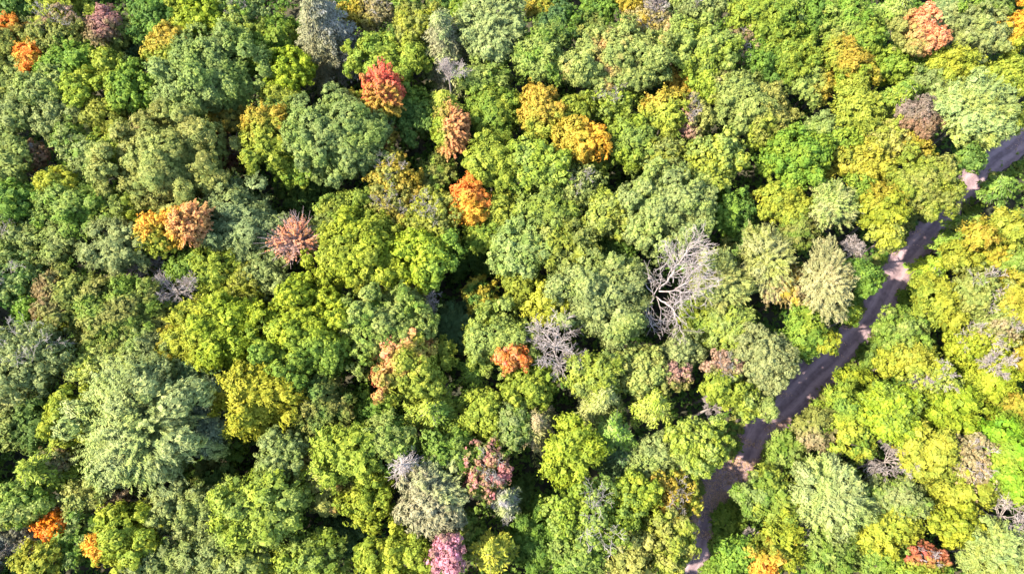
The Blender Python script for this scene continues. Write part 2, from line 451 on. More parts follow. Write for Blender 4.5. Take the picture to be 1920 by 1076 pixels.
TABLE = """
25 18 34 28 M dg 0|dark green broadleaf tree filling the top left corner
118 14 66 32 M yg/ye 0|wide yellow-green tree cut by the top edge above the pink tree
14 78 28 42 F ol/or@n 0|olive tree with an orange top cut by the left edge
54 104 17 28 M or/gd 0|narrow vivid orange tree beside the orange-topped one at the left edge
53 50 22 24 F gg/tn@e -2|small grey-green tree between the orange trees and the rosy-topped tree
112 62 50 40 W ol/pk@n 1|olive tree thinning to rosy and grey twigs on top, near the top left corner
136 120 50 42 M gr 1|bright green tree directly below the rosy-topped twiggy tree
196 52 22 38 F rp/br@s 1|slim raspberry pink tree near the top left corner
232 58 26 36 F ol 0|olive green tree touching the right side of the pink tree
268 64 28 36 Y gg 0|grey-green conifer with spidery branches two trees right of the pink tree
292 34 46 38 M dg/gr 0|deep green tree at the top edge between pink and bright lime trees
366 36 46 40 M lm/ye@w 1|bright lime tree at the top edge left of the dead grey twigs
452 18 44 26 W gg/gr 0|dull grey half-dead tree at the top edge between lime tree and tall grey pine
318 92 34 42 M gd/yg@s 4|golden yellow tree under the bright lime tree at the top edge
232 100 36 30 F bg -2|dark blue-green tree in shade below the pink tree
28 146 38 34 M lg 0|light green tree under the orange trees at the left edge
206 124 33 28 M yg 0|small yellow-green tree touching the dark blue-green shaded one near the pink tree
150 163 27 34 M yg/ye@n 0|yellow-green tree with a bright yellow tip left of the shaded hollow
242 168 46 42 M gr/yg@w 1|bright green tree overlooking the black hollow beside the broad pale oak
84 168 48 34 F lg/gg 0|pale soft-leaved tree left of the yellow-tipped tree
30 214 38 40 F gg/lg 0|grey-green tree at the left edge above the russet tree
104 215 48 38 F gg 0|dull silvery green tree with twig glints, north-east of the russet tree
136 252 32 28 M gr/gg 0|fresh green tree right above the gap beside the russet tree
200 220 34 30 M yg 0|yellow-green tree left of the olive dome's upper shoulder
66 294 25 21 W br/rs -1|small russet brown tree among grey-green trees at the left edge
215 276 31 36 M yg/gr 0|yellow-green tree hugging the left side of the broad olive dome
164 292 32 32 F gg/gr 0|mid green tree between the russet tree and the broad olive dome
22 302 34 42 F lg 0|pale green tree at the left edge below and beside the russet tree
112 352 33 28 M ye/yg@s 1|bright yellow tree alone among greens below the russet tree
395 142 88 78 F lg/gg 3|very broad pale oak-like crown with fine leaves left of the tall grey pine
452 52 36 30 M lg/yg 1|light green tree on the top right shoulder of the broad pale oak
432 218 34 26 F gd/ol -1|mustard tree under the lower right rim of the broad pale oak
444 285 44 38 W rs/gr -5|dark rusty understorey tree in the hollow between three big crowns
318 312 112 84 F ol/lg 3|very broad olive green dome, largest crown above the gold and copper trees
308 166 30 30 M dg -8.5|low dark tree in the black hollow left of the broad pale oak
326 205 17 32 S dg -1|slender dark conifer leaning out of the hollow by the broad pale oak
286 236 30 20 F ol/tn@w 1|olive sprig with a tan tip on the top edge of the broad olive dome
515 72 42 40 M gr/yg 0|mid green tree left of the tall grey pine
488 112 32 38 M yg/gr 0|yellow-green tree wedged between the broad pale oak and the tall grey pine
610 68 64 70 C gp/gy@e 6|tall grey-green pine with a bare grey side at the top edge
542 138 42 40 M lm 1|lime maple at the foot of the tall grey pine
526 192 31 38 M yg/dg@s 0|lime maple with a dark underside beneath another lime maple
700 24 50 34 W tn/gd@w 0|tan twiggy tree with an amber patch at the top edge beside the tall grey pine
784 44 40 40 F ol/ye 1|mustard green tree at the top edge left of the grey spruce with bare skirt
760 4 30 18 M gr 0|green tree top barely showing at the top edge over the mustard green tree
836 18 34 26 M dg 0|deep green tree at the top edge between mustard tree and silver pine
872 32 28 36 M gr/yg -1|lush green tree against the left flank of the silver pine
740 74 32 26 M dg -2|dark green tree filling the gap above the wide lime maple
728 112 70 46 M yg/gr 1|wide lime maple just above the coral red tree
720 178 42 54 U cr/gd@s 6|brilliant coral red tree, the reddest in the forest
686 198 33 32 F gd/yg 1|golden tree pressed against the left of the coral red tree
716 244 26 30 W gd/rs -1|amber-brown thin tree directly below the coral red tree
770 222 40 54 M dg/gr@n 0|deep green tree directly right of the coral red tree
832 90 42 56 C gp/gg 6|grey spruce whose bare lower skirt hangs over a black gap
842 150 32 26 T gy 2|bare grey skirt-like dead tree below the grey spruce
922 50 56 66 P sg 3|large silver-green pine at the top edge
906 150 46 34 M lg/gr 0|light green tree below the silver pine at the top edge
638 258 88 82 F gg/lg 4|large round grey-green crown left of and below the coral red tree
500 264 43 54 M yg/gd@n 3|yellow-green tree flushed with gold left of the large grey-green crown
556 312 36 32 M yg/gr 0|small yellow-green tree tucked under the lower left of the large grey-green crown
846 244 38 54 U pc/yg@w 4|peach-orange streaked tree right of and below the coral red tree
834 190 34 24 Y yg 0|spiky yellow-green tree just above the peach-orange tree
932 214 47 46 M gr/yg 1|fresh green tree right of the peach-orange tree
920 308 47 54 M yg 1|lime tree between the peach-orange tree and the vivid orange tuft
738 330 44 38 W gd/ol 1|gold-olive tree showing bare forks above the big lime maple
820 334 34 34 F ol/gr -2|dull olive tree between the gold-olive bare-forked tree and vivid orange tuft
880 374 32 40 M or/oy@s 3|vivid orange tuft-shaped tree above the middle of the forest
585 372 48 42 M dg -8.5|low dark green tree in shade under the large grey-green crown
1012 16 24 24 M gd/yg -1|small golden tree at the top edge right of the silver pine
1048 46 36 46 F bg/gr 0|blue-green tree at the top edge right of the small golden tree
1020 102 44 50 M lg/gr 1|light green tree right of and below the silver pine
1122 20 30 30 M gr/dg 0|green tree with dark gaps at the top edge above the peach-flecked maple
1182 2 26 18 M gd -1|gold tree tip on the top edge left of the tan fan-shaped tree
1104 56 28 24 M ol/dg -2|dark olive tree on the top left rim of the peach-flecked maple
1212 54 52 36 W st/gd 0|straw-gold feathery tree at the foot of the grey dead fan near the top edge
1230 20 20 24 T tn 1|grey-tan dead fan of twigs standing up at the top edge
1312 18 52 26 W gg/lg 0|grey twiggy green tree at the top edge right of the dead fan
1430 40 54 44 M yg/gr 1|bright lime tree at the top edge, right of the grey twiggy one
1150 116 98 58 M lg/pc@f 3|very wide light green maple flecked with peach under the top edge
1308 92 68 50 M lg/yg 1|pale yellow-green tree with plump clusters right of the peach-flecked maple
1386 92 26 34 W br/tn 0|brown thinning tree clinging to the right of the plump pale green tree
1276 144 25 28 F gd -1|small gold tree in the notch right of the peach-flecked maple
1332 156 42 40 M yg/tn@e 0|pale lime tree between the small gold tree and the tall light green one
1392 196 52 56 M lg 1|tall light green tree left of the cream-yellow tree
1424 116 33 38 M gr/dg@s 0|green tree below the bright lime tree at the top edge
1248 210 36 44 M yg/gd@n 1|yellow-green tree with an orange fleck at its tip left of the pinkish twiggy tree
1302 218 32 38 W ol/pk@w 0|olive tree with pinkish bare twigs right of the orange-flecked one
1150 192 52 38 W yg/lg 0|yellow-green tree with grey fan of twigs under the peach-flecked maple
1015 214 34 52 M gd/yg@s 2|tall narrow golden tree left of the golden-orange maple
1078 208 28 24 M yg -1|small yellow-green tree just above the golden-orange maple
1086 262 46 36 M gd/oy@e 3|golden-orange maple, widest orange crown of the upper forest
1182 272 40 48 M lg/yg 1|pale lime tree right of the golden-orange maple
1094 308 36 26 M yg/lg -1|pale green skirt of a tree just under the golden-orange maple
1008 316 54 52 M yg/lg 1|leafy lime tree below the tall narrow golden tree
1248 292 32 34 M yg/lg -1|small lime tree between pale lime and cream-lime neighbours
1340 298 46 54 M lg/ye 1|cream-lime tree with plump clusters left of the bright green tree by the yellow grove
1438 226 50 58 M cy/yg@s 2|tall cream-yellow tree, palest of the upper right forest
1212 322 36 36 M dg -8.5|low dark green tree in the gap above the large grey oak
1466 30 38 34 M lg/gr 0|light green tree on the top edge right of the bright lime one
1514 32 38 38 M gr/dg 0|mid green tree at the top edge two right of the bright lime one
1590 46 52 46 F gr/ol 1|broad dull green tree at the top edge left of the tan-peach tree
1474 110 46 50 M yg/gr 1|vivid lime tree above the cream-yellow tree
1576 106 38 32 M gd/yg@w 1|golden tree under the broad dull green tree at the top
1624 78 28 36 M gr/yg -1|narrow green tree between the golden tree and tan-peach tree
1722 66 38 48 F pc/ol@w 2|tan-peach tree with a fluffy crown near the top right
1680 18 36 30 Y lg/gr 0|light green conifer at the top edge just left of the tan-peach tree
1772 32 38 36 P gg/bg 0|grey-green pine at the top edge right of the tan-peach tree
1836 66 44 52 F gg/lg 1|tall sage green tree left of the vivid gold corner tree
1852 8 52 20 F gr/gg 0|sage-topped green tree cut by the top edge near the right corner
1893 60 42 50 F oy/ye@s 1|vivid gold tree in the top right corner
1520 158 38 38 M lg/gd@e 0|pale lime tree with a tan flush right of the vivid lime tree
1606 148 32 28 M yg/gd@e 0|yellow-green tree under the golden tree of the upper right
1606 204 38 46 M yg 1|lime tree right of the cream-yellow tree, towards the road
1672 124 44 34 M yg/gr 0|yellow-green tree under the tan-peach tree
1786 124 47 34 M ye/yg 1|bright lemon-lime tree left of the dark nook by the sage tree
1744 152 30 28 F gg/gr 0|small sage green tree under the lemon-lime one
1690 178 44 32 Y gr/yg 0|spreading green conifer above the mauve-brown tree
1722 222 38 34 F mv/br@s 1|mauve-brown tree, only one of its colour, near the road's upper end
1820 210 66 62 P sg/ol 2|large sage pine overhanging the upper end of the road
1890 148 40 36 M yg 0|lime tree at the right edge under the vivid gold corner tree
1892 222 36 46 M yg/ye 0|lime-yellow tree at the right edge where the road leaves the picture
1820 298 44 30 M dg/gr 0|dark green tree on the road's edge beneath the large sage pine
1540 242 32 28 F gg/lg 0|small sage tree between the cream-yellow tree and yellow grove
1582 262 38 34 M yg/gr 0|lime tree right of the small sage tree in the yellow grove
1656 262 42 36 M cy/yg 1|pale yellow tree left of the amber one by the mauve-brown tree
1718 280 28 28 M gd/ye 0|small amber tree below the mauve-brown tree
1490 304 54 54 M gr/yg 1|big bright green tree below the cream-yellow tree
1614 314 48 44 M ye/yg 1|lemon-yellow tree in the middle of the roadside grove
1730 346 64 66 F yg/ol 1|large yellow-olive tree bulging over the road
1876 350 58 40 Y dg/gr 0|dark green ferny conifer on the far side of the road's upper bend
30 378 44 28 M gr/dg 0|green tree at the left edge below the pale green one
36 440 46 50 W lg/gg 0|pale green tree with white twigs at the left edge
142 396 58 40 F lg/gr 0|broad light green tree just under the lone bright yellow tree
110 454 48 42 F gg/lg 0|soft grey-green tree right of the white-twigged tree
228 390 52 36 M yg/lg 0|yellow-green tree under the left rim of the broad olive dome
222 460 48 48 F gg 2|round grey-green tree immediately left of the gold and copper trees
304 438 48 48 U oy/yg@s 4|golden orange tree, left half of the gold and copper pair
356 420 42 42 U cp/oy@w 6.5|coppery peach tree with bare twigs, right half of the gold and copper pair
457 424 66 76 F sgd/gg 0.5|large round dusky green crown right of the gold and copper pair
276 502 30 20 B pk -1|pinkish leafless twiggy tree under the golden orange tree
334 545 36 30 B gy 2|small bleached bare tree left of the lime tree under the copper one
356 502 30 34 M gr -2|green tree right behind the small bleached bare tree
328 586 28 28 S bg -2|dark blue-green fir under the small bleached bare tree
400 516 34 50 M yg 1|tall lime tree under the large dusky green crown
452 536 33 34 F ye/ol 0|mustard tree right of the tall lime one under the dusky crown
408 622 78 64 M lm/ye@w 2|large yellow-green tree in the left half, above the giant pine
326 645 20 28 F gd/yg -1|gold sliver of a tree on the left edge of a large yellow-green tree
30 530 42 42 W gg/dg -1|murky grey-green tree at the left edge with bare stems
34 522 15 18 M gd -1|tiny golden tree glowing among murky grey trees at the left edge
132 558 50 46 F ol/br@w 1|brown-olive tree with a rusty left side in the left part
226 594 74 62 F ol/gr 2|broad olive green tree left of the dark blue-green fir
56 576 28 28 M gr -2|small bright green tree left of the brown-olive tree
95 606 27 22 M yg -1|small lime tree under the brown-olive tree
62 672 80 56 W sg/gg 1|wide silver-grey tree with bare streaks at the left edge
204 690 56 42 P lg/yg 1|light green pine on the upper left shoulder of the giant pine
276 652 48 36 F gg/gr 0|sage green tree above the giant pine, left of the gold sliver
184 640 42 34 M dg -8.5|low dark tree in the hollow under the broad olive green tree
364 690 46 36 P bg/gg 0|bluish pine on the upper right shoulder of the giant pine
556 454 44 52 K pc/pk 4|peach and rose half-bare tree left of the big lime maple
500 512 40 38 F gg 0|small grey-green tree under the large dusky green crown
654 394 48 40 M gr/yg 1|green tree on the upper left shoulder of the big lime maple
742 392 48 42 W ol/gd 0|brownish-gold twiggy tree immediately above the big lime maple
812 410 44 54 W ye/ol 1|mustard tree with a grey twig star, upper right of the big lime maple
768 424 24 20 M gd 0|small gold tree between two twiggy mustard trees
612 440 26 32 F lg 0|light green sliver of tree between the half-bare peach tree and big lime maple
680 478 84 68 M lm/yg 4|big lime maple left of the central dark hollow
796 482 60 56 M lm/gr@e 3|lime maple lobe overlooking the central dark hollow
572 622 84 86 M lm/gr@s 4|large rounded bright green maple below the half-bare peach tree
722 620 78 70 M lg/gr 3|large light green maple below the big lime maple
764 694 60 62 M yg/pc@nw 3|yellow-green tree with peach tips left of the lower dark hollow
826 660 22 22 M yg -1|small leafy tuft of a tree poking into the shaded hollow
796 562 28 28 B gy 0|small grey dead branchy tree at the rim of the central dark hollow
850 616 48 46 P bg -8.5|dark bluish pine deep in the central hollow
884 484 40 38 M dg -10|very dark low tree in the shade right of the big lime maple
905 556 26 30 F gd/dg -4|dim bronze tree deep in the shaded hollow's right side
902 440 30 28 M yg/gr -1|lime tree under the vivid orange tuft
935 396 40 32 M yg 1|lime tree right of the vivid orange tuft
978 468 52 50 F lg/gg 2|pale grey-green tree right of the central dark hollow
938 636 60 62 M lg/yg 2|pale olive-lime tree around the orange patch left of the smaller bare tree
890 692 28 30 Y gr -2|spiky green conifer at the lower rim of the central dark hollow
960 670 27 19 M or/pc 3|small orange crown like a patch left of the smaller bare tree
1040 652 46 50 B wh 3|smaller bleached bare tree with radiating branches beside the small orange crown
1024 402 50 42 M yg/lg 1|yellow-green tree below the leafy lime tree of the middle
1084 350 38 34 W lg/gg 1|light tree crossed by grey dead twigs left of the large grey oak
1134 404 42 40 M yg/lg 1|lime tree touching the left edge of the large grey oak
1056 466 50 46 M yg/lg 1|yellow-green tree left of the large oak, above the twiggy sage tree
1245 398 78 76 F gg/lg 4|large grey oak-like crown just above the big bare tree
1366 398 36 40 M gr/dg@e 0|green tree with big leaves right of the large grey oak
1140 462 40 34 M dg/gr -4|shaded green tree left of the big bare tree's curved limb
1120 556 80 80 F gg/lg 3|large twiggy sage crown left of the big bare tree
978 536 30 46 M yg 0|narrow lime tree left of the bright yellow tree
1026 572 35 32 M ye 1|bright yellow tree above the smaller bare tree
1310 604 36 42 M yg/gr -2|bright green young tree under the right side of the big bare tree
1200 694 46 42 M lg/ol 1|olive-lime tree below the large twiggy sage crown
1280 658 34 32 F gg 0|small sage tree under the tip of the big bare tree's lower limb
1264 706 23 23 F pk/ol@s 0|small rosy brown tree under the small sage tree
1356 692 34 28 W pb/lg@s 0|rosy twiggy tree left of the grey-green tree near the road
1430 676 54 58 F gg 2|round grey-green tree on the road's left bank
1350 532 46 54 P lg/ol 1|light green pine right of the big bare tree
1372 620 48 46 P lg/yg 1|yellow-green pine under the light green one, right of the big bare tree
1402 452 34 36 P dg/ol -2|dark olive pine right of the big bare tree's top
1440 488 50 66 Q cm/ol 2|cream-olive spruce, leftmost of three pale spruces by the road
1112 702 46 36 M yg/lg 0|yellow-green tree right of the smaller bare tree
1008 716 38 32 M yg 0|lime tree just below the smaller bare tree
1466 388 46 38 M yg/ye 1|vivid lime tree above the cream-olive spruce
1560 386 48 46 Q cm/lg 3|pale cream spruce, uppermost of three near the road
1498 434 28 30 F ol/gr -1|olive tree in the nook between the pale spruces
1548 528 42 76 Q cm/tn@f 5|tallest cream spruce, beside the road's left bank
1474 540 38 36 F tn/gd 0|buff-gold tree between two cream spruces
1600 474 22 24 T gy 0|grey bare fan between the tallest cream spruce and yellow tree
1654 390 35 38 M ye/gd@n 3|deep yellow tree at the road, above the yellow-olive one
1664 442 42 42 M ye/ol 3|yellow-olive tree on the road's left edge at the narrow bend
1614 376 30 42 M gr/yg 0|green tree between the pale cream spruce and the deep yellow tree
1618 520 40 44 M gr/dg 1|deep green tree leaning to the road beside the tallest cream spruce
1508 622 42 42 M gr/yg 0|green tree at the foot of the tallest cream spruce
1546 640 34 36 M yo/yg -1|yellow-olive big-leaved tree on the road's left bank
1592 592 30 24 M ly/gr 0|low lime shrubby tree between tallest cream spruce and road
1822 420 28 24 Y gr/ol 0|small ferny green conifer right of the road at the upper bend
1840 442 26 22 M gd/ye 1|small golden tree right of the road below the ferny conifer
1892 430 32 28 M ye/yg 1|yellow tree at the right edge above the light green one
1866 474 28 24 F gd/ye 0|amber tree between golden and light green trees on the right bank
1786 454 32 22 Y gr 0|ferny green conifer low beside the road on its right bank
1794 486 33 25 M ye/yg 0|yellow-lime tree left of the amber tree on the right bank
1748 502 36 26 Y ly/gr 0|bright green ferny shrub right at the road's right verge
1906 490 28 30 M lg/gr 1|light green tree at the right edge below the yellow tree
1838 502 24 22 M ye/yg 0|small yellow tree left of the light green tree at the right edge
1756 572 44 46 M ye/yg@w 1|bright yellow tree, largest on the road's right bank
1896 560 28 50 M ye/gd 1|tall golden tree along the right edge
1830 544 50 38 W ol/lg 1|olive wispy tree between the bright yellow and tall golden trees
1866 608 44 38 W lg/tn 1|pale wispy tree with grey twigs left of the tall golden one
1826 646 48 44 W ly/ye 1|yellow-lime tree below the bright yellow tree
1690 626 48 50 F gr/lg 0|rounded green tree below the bright yellow tree on the road's right verge
1632 664 32 30 M gr/dg -1|dark green shrubby tree at the road's right verge, lower middle
1664 684 22 20 M ye 0|tiny yellow tree right of the dark green verge tree
1714 674 34 24 M ye/yg 0|small yellow tree below the rounded green tree
1870 684 34 24 B gy 1|bleached bare tree forks near the right edge
1862 716 44 30 M ly/ye 0|lime tree under the bleached bare forks near the right edge
1600 712 46 32 M ly/gr 0|lime shrubby tree hugging the road's right verge
1904 656 28 34 M gd/yo 0|gold-olive tree at the right edge beside the bleached forks
1745 706 50 28 W ly/lg 0|yellow-green tree above the grey upright twigs of the right bank
26 742 36 26 F sg/gg 0|silver-grey tree at the left edge under the wide silver-grey one
60 792 50 48 M dg/lg@w -1|dark green tree left of the yellow-lime flank of the giant pine
136 782 38 52 M yg/ye 1|yellow-lime tree on the left flank of the giant pine
275 800 118 108 P sg/lg 5|giant feathery pale green pine, largest tree of all
384 778 50 62 P bgd/gg 2|bluish grey pine on the right flank of the giant pine
72 884 52 50 Y yg 1|star-shaped bright green conifer left of the giant pine
152 884 38 38 F dg/gg -2|dark green tree in shade between star-shaped conifer and giant pine
106 862 26 20 F br/gg 0|brownish small tree on top of the star-shaped conifer
44 946 48 36 M gr/lg 0|green tree under the star-shaped conifer at the left edge
154 932 28 28 F ol/lg 0|small light olive tree left of the pinkish brown tuft
210 936 22 23 F pb -1|pinkish brown tuft at the giant pine's lower left skirt
104 986 30 27 U ov/or 2|vivid orange small tree near the bottom left
22 1012 32 32 W mv/gy 0|mauve-grey thin tree at the left edge below the vivid orange one
78 1052 35 28 F ye/yg 1|lemon-lime round tree at the bottom edge under the vivid orange one
148 1012 38 38 M gr/gg 0|green tree right of the vivid orange small tree
180 1028 14 17 M oy 0|tiny orange-yellow tree left of the bright lime tree at the bottom
242 1008 62 54 M yg/ye 2|bright lime tree at the bottom, below the giant pine
352 958 62 42 F gg/lg 0|broad grey-green tree under the giant pine's lower right
298 1056 54 30 F gg/lg 0|grey-green tree at the bottom edge right of the bright lime one
402 1036 48 46 F lg/gg 1|pale green cauliflower-like tree at the bottom edge
410 900 40 34 F dg/ol -5|low dark tree in the hollow right of the giant pine's skirt
494 950 78 66 M yg/lg 2|big pale lime tree right of the giant pine's lower skirt
462 1052 40 34 M lg/yg 0|light lime tree on the bottom edge under the big pale lime one
430 828 32 28 M gr/dg -3|small dark green tree right of the bluish grey pine
488 750 68 62 M yo/gd@f 3|yellow-olive big-leaved tree with orange flecks right of the giant pine
602 762 60 52 F ol/dg 1|dark olive tree right of the orange-flecked yellow-olive tree
700 772 40 34 M gr/dg -2|dark green tree between the dark olive and peach-tipped trees
530 850 38 40 F gg/lg 0|grey-green tree under the orange-flecked yellow-olive tree
612 900 50 48 M ol/pc@f 1|olive tree with a peach blush above the bottom hollow
648 856 52 50 M yg 2|yellow-green tree behind the olive peach-blushed one
690 940 46 46 M yg/ye 2|yellow-lime tree left of the silver-green spruce
732 828 44 46 M lg/gr 1|light green tree left of the white dead spruce
812 772 62 52 Y yg/gr 2|spiky lime conifer above the white dead spruce
756 872 27 42 D wh 8|white dead spruce bristling with bare branches
836 852 48 36 F gr/lg 0|green tree right of the white dead spruce
814 930 60 60 P sg2/gg@ne 4|silver-green spruce below the white dead spruce
910 882 38 44 W pr/gr 3|dull rose patched tree right of the silver-green spruce
910 782 44 42 M yg 1|lime tree right of the spiky lime conifer
946 938 28 30 S gg/gy 0|small grey spruce below the dull rose patched tree
588 1046 52 38 F lg/yg 0|pale green tree on the bottom edge left of the bottom hollow
524 1052 28 26 M yg/ye 0|small yellow-lime tree on the bottom edge beside the pale green one
746 1042 64 40 M yg/ye 1|spreading yellow-lime tree on the bottom edge left of the pink tree
842 1038 26 34 F pk2/pk 5|bright pink tree on the bottom edge
876 1004 26 34 M gr/ol -1|green tree just above the bright pink bottom tree
922 1036 42 42 Y yo/yg 1|yellow-olive conifer on the bottom edge right of the bright pink tree
650 992 44 38 F bg -8.5|low blue-green tree deep in the bottom hollow
966 800 26 36 F gg/gr 0|bluish tree left of the small tan spruce
992 730 42 30 M yg 1|lime tree below the one under the smaller bare tree
1006 796 34 48 S tn/ol 2|small tan spruce left of the bright lime maple with pointed lobes
1072 846 46 52 M ly/yg 3|bright lime maple with pointed lobes beside a dark gap
1126 746 40 46 S ct/ol 2|cream-topped spruce above the bright lime pointed maple
1152 812 38 30 Y gr/lg 0|green conifer below the cream-topped spruce
1226 756 36 40 Y yg/ol 1|spiky yellow-green conifer right of the cream-topped spruce
1160 858 40 40 Y bg -3|dark bluish conifer in the gap right of the bright lime maple
1310 836 68 66 F yg/lg 3|big rounded yellow-green tree on the road's left bank
1230 862 44 40 F gg/lg 0|grey-green tree left of the big rounded roadside tree
1400 752 32 40 M yg/lg 0|lime tree above the big rounded roadside tree
1438 768 26 32 F lg 0|pale green tree on the road's left bank under the grey-green one
1332 764 18 18 B gy 0|tiny grey bare tree in the dark nook above the big rounded tree
1350 728 38 26 M yg 0|yellow-green tree below the rosy twiggy tree
1112 968 78 56 W yg/lg 2|broad yellow-green tree laced with dead grey twigs left of the road junction
1190 926 38 30 M yg/ye 1|yellow tree above the broad twig-laced tree
1254 932 48 38 W gd/yg 1|gold-green thin tree reaching to the road at its lower end
1086 1042 52 40 F lg/gr 1|pale green tree on the bottom edge below the twig-laced one
1176 1040 46 42 M cy/ol 1|cream-yellow tree on the bottom edge left of the road
1258 1006 52 66 M yg/ol 0|olive-lime tree at the bottom beside the road
1010 1012 42 58 F dg/gr -3|dark green tree at the bottom right of the yellow-olive conifer
978 932 28 32 M dg -8.5|low dark tree right of the small grey spruce
1420 930 46 44 F gg/gr 0|grey-green tree on the right bank at the road's lower bend
1366 984 32 30 M gr -1|green shrubby tree squeezed against the road's lower right verge
1382 1042 34 30 M gr/gd/gr 0|gold-flecked tree at the bottom edge right of the road
1430 1048 30 32 M oy/yg@n 2.9|orange-yellow tree at the bottom edge, second from the road
1416 1012 22 18 B gy 0|small grey bare tree above two golden trees at the bottom edge
1522 800 44 42 F ol/tn@s 0|olive tree with a tan heart on the road's right verge
1472 850 34 32 F lg/gr 0|light green tree between the tan-hearted olive tree and road
1584 772 46 42 M ly/gr 0|yellow-green tree right of the tan-hearted olive tree
1600 826 32 32 M ye/gr 0|yellow-flecked tree left of the large white bare one
1666 772 54 44 M ly/lg 1|lime tree above the large white bare tree of the right bank
1782 766 60 46 M ly/ye 1|broad yellow-lime tree of the right bank under the upright grey twigs
1735 722 36 14 T gy 1|upright grey dead twigs on the right bank
1664 866 50 42 B gy 1.5|large white bare tree on the right bank, spreading like antlers
1740 852 42 44 M ye/yg 1|lemon tree right of the large white bare tree
1790 922 50 40 M ye/yg 1|bright yellow tree below the lemon one on the right bank
1818 868 38 48 W tn/cp@f 1|tan coppery half-bare tree between lemon and vivid green trees
1882 860 50 70 M vg/yg 2|vivid grass-green tree at the right edge
1892 762 36 32 F gd/yg 0|gold tree at the right edge above the vivid grass-green one
1556 930 70 60 P sg/lg 3|feathery sage pine on the right bank near the road's lower bend
1676 936 48 38 F gg/gr 0|sage green tree under the large white bare tree
1656 990 54 40 M ye/yg 1|yellow-lime tree under the sage green one on the right bank
1650 1042 46 40 F gr/lg 0|green tree at the bottom edge left of the brick-red tree
1790 984 42 30 M ye/yo 0|deep yellow tree above the brick-red one's right side
1880 968 50 40 B gy 2|white bare tree with forked limbs near the bottom right corner
1864 1036 70 44 P sg/ol 1|sage pine in the bottom right corner
1736 1048 34 21 W bk/yg@s 1|brick-red tree on the bottom edge
1542 1030 48 42 F gr/lg 0|mid green tree at the bottom edge below the feathery sage pine
1468 1012 30 44 F ye/oy@f 0|apricot-gold tree at the bottom left of the feathery sage pine
1454 934 34 46 M yg/gr 0|yellow-green tree left of the feathery sage pine
1496 1002 34 32 W lg/gy 0|light twig-crossed tree below the feathery sage pine
1720 1072 50 18 M gr/yg -1|low green tree on the bottom edge beneath the brick-red one
"""
# ------------------------------------------------------------------ trees
# x y (pixels of the crown's middle), half width, half height, kind of crown, colour/second colour@side, height step | label
NAMES = {'M': ('maple_tree', 'tree'), 'F': ('broadleaf_tree', 'tree'), 'W': ('thinning_tree', 'thinning tree'), 'U': ('autumn_tree', 'tree'), 'K': ('half_bare_tree', 'thinning tree'),
         'P': ('pine_tree', 'pine tree'), 'S': ('spruce_tree', 'conifer'), 'Q': ('spruce_tree', 'conifer'), 'C': ('spruce_tree', 'conifer'), 'Y': ('hemlock_tree', 'conifer'),
         'B': ('bare_tree', 'bare tree'), 'T': ('dead_fan_tree', 'bare tree'), 'D': ('dead_spruce_tree', 'bare tree')}
AUTUMN = {'or', 'oy', 'ov', 'gd', 'ye', 'cr', 'rd', 'pk', 'pk2', 'pr', 'bk', 'cp', 'pc', 'pb', 'br', 'rs', 'tn', 'mv', 'cy'}
SIDE = {'n': (0, 1), 's': (0, -1), 'e': (1, 0), 'w': (-1, 0), 'ne': (.7, .7), 'nw': (-.7, .7), 'se': (.7, -.7), 'sw': (-.7, -.7), 'f': (0, 0)}

def add_trunk(root, rng, z_base, z_heart, R, targets, mat, name='trunk'):
    segs = []
    r0 = .10 + .035*R + .006*z_heart
    p = np.array([0, 0, z_base - .5]); n = 5
    for i in range(n):
        q = np.array([rng.normal()*.08, rng.normal()*.08, z_base + (z_heart - z_base)*(i+1)/n])
        segs.append((p, q, r0*(1.25 if i == 0 else 1 - .1*i), r0*(1 - .1*(i+1)))); p = q
    for t in targets:
        a = np.array([0, 0, z_base + (z_heart - z_base)*rng.uniform(.7, 1.0)])
        mid = a*.5 + t*.5 + np.array([0, 0, .1*R]) + rng.normal(size=3)*.1*R
        segs.append((a, mid, r0*.42, r0*.26)); segs.append((mid, t, r0*.26, r0*.10))
    return link(name, tubes(segs, name, 7), mat, root)

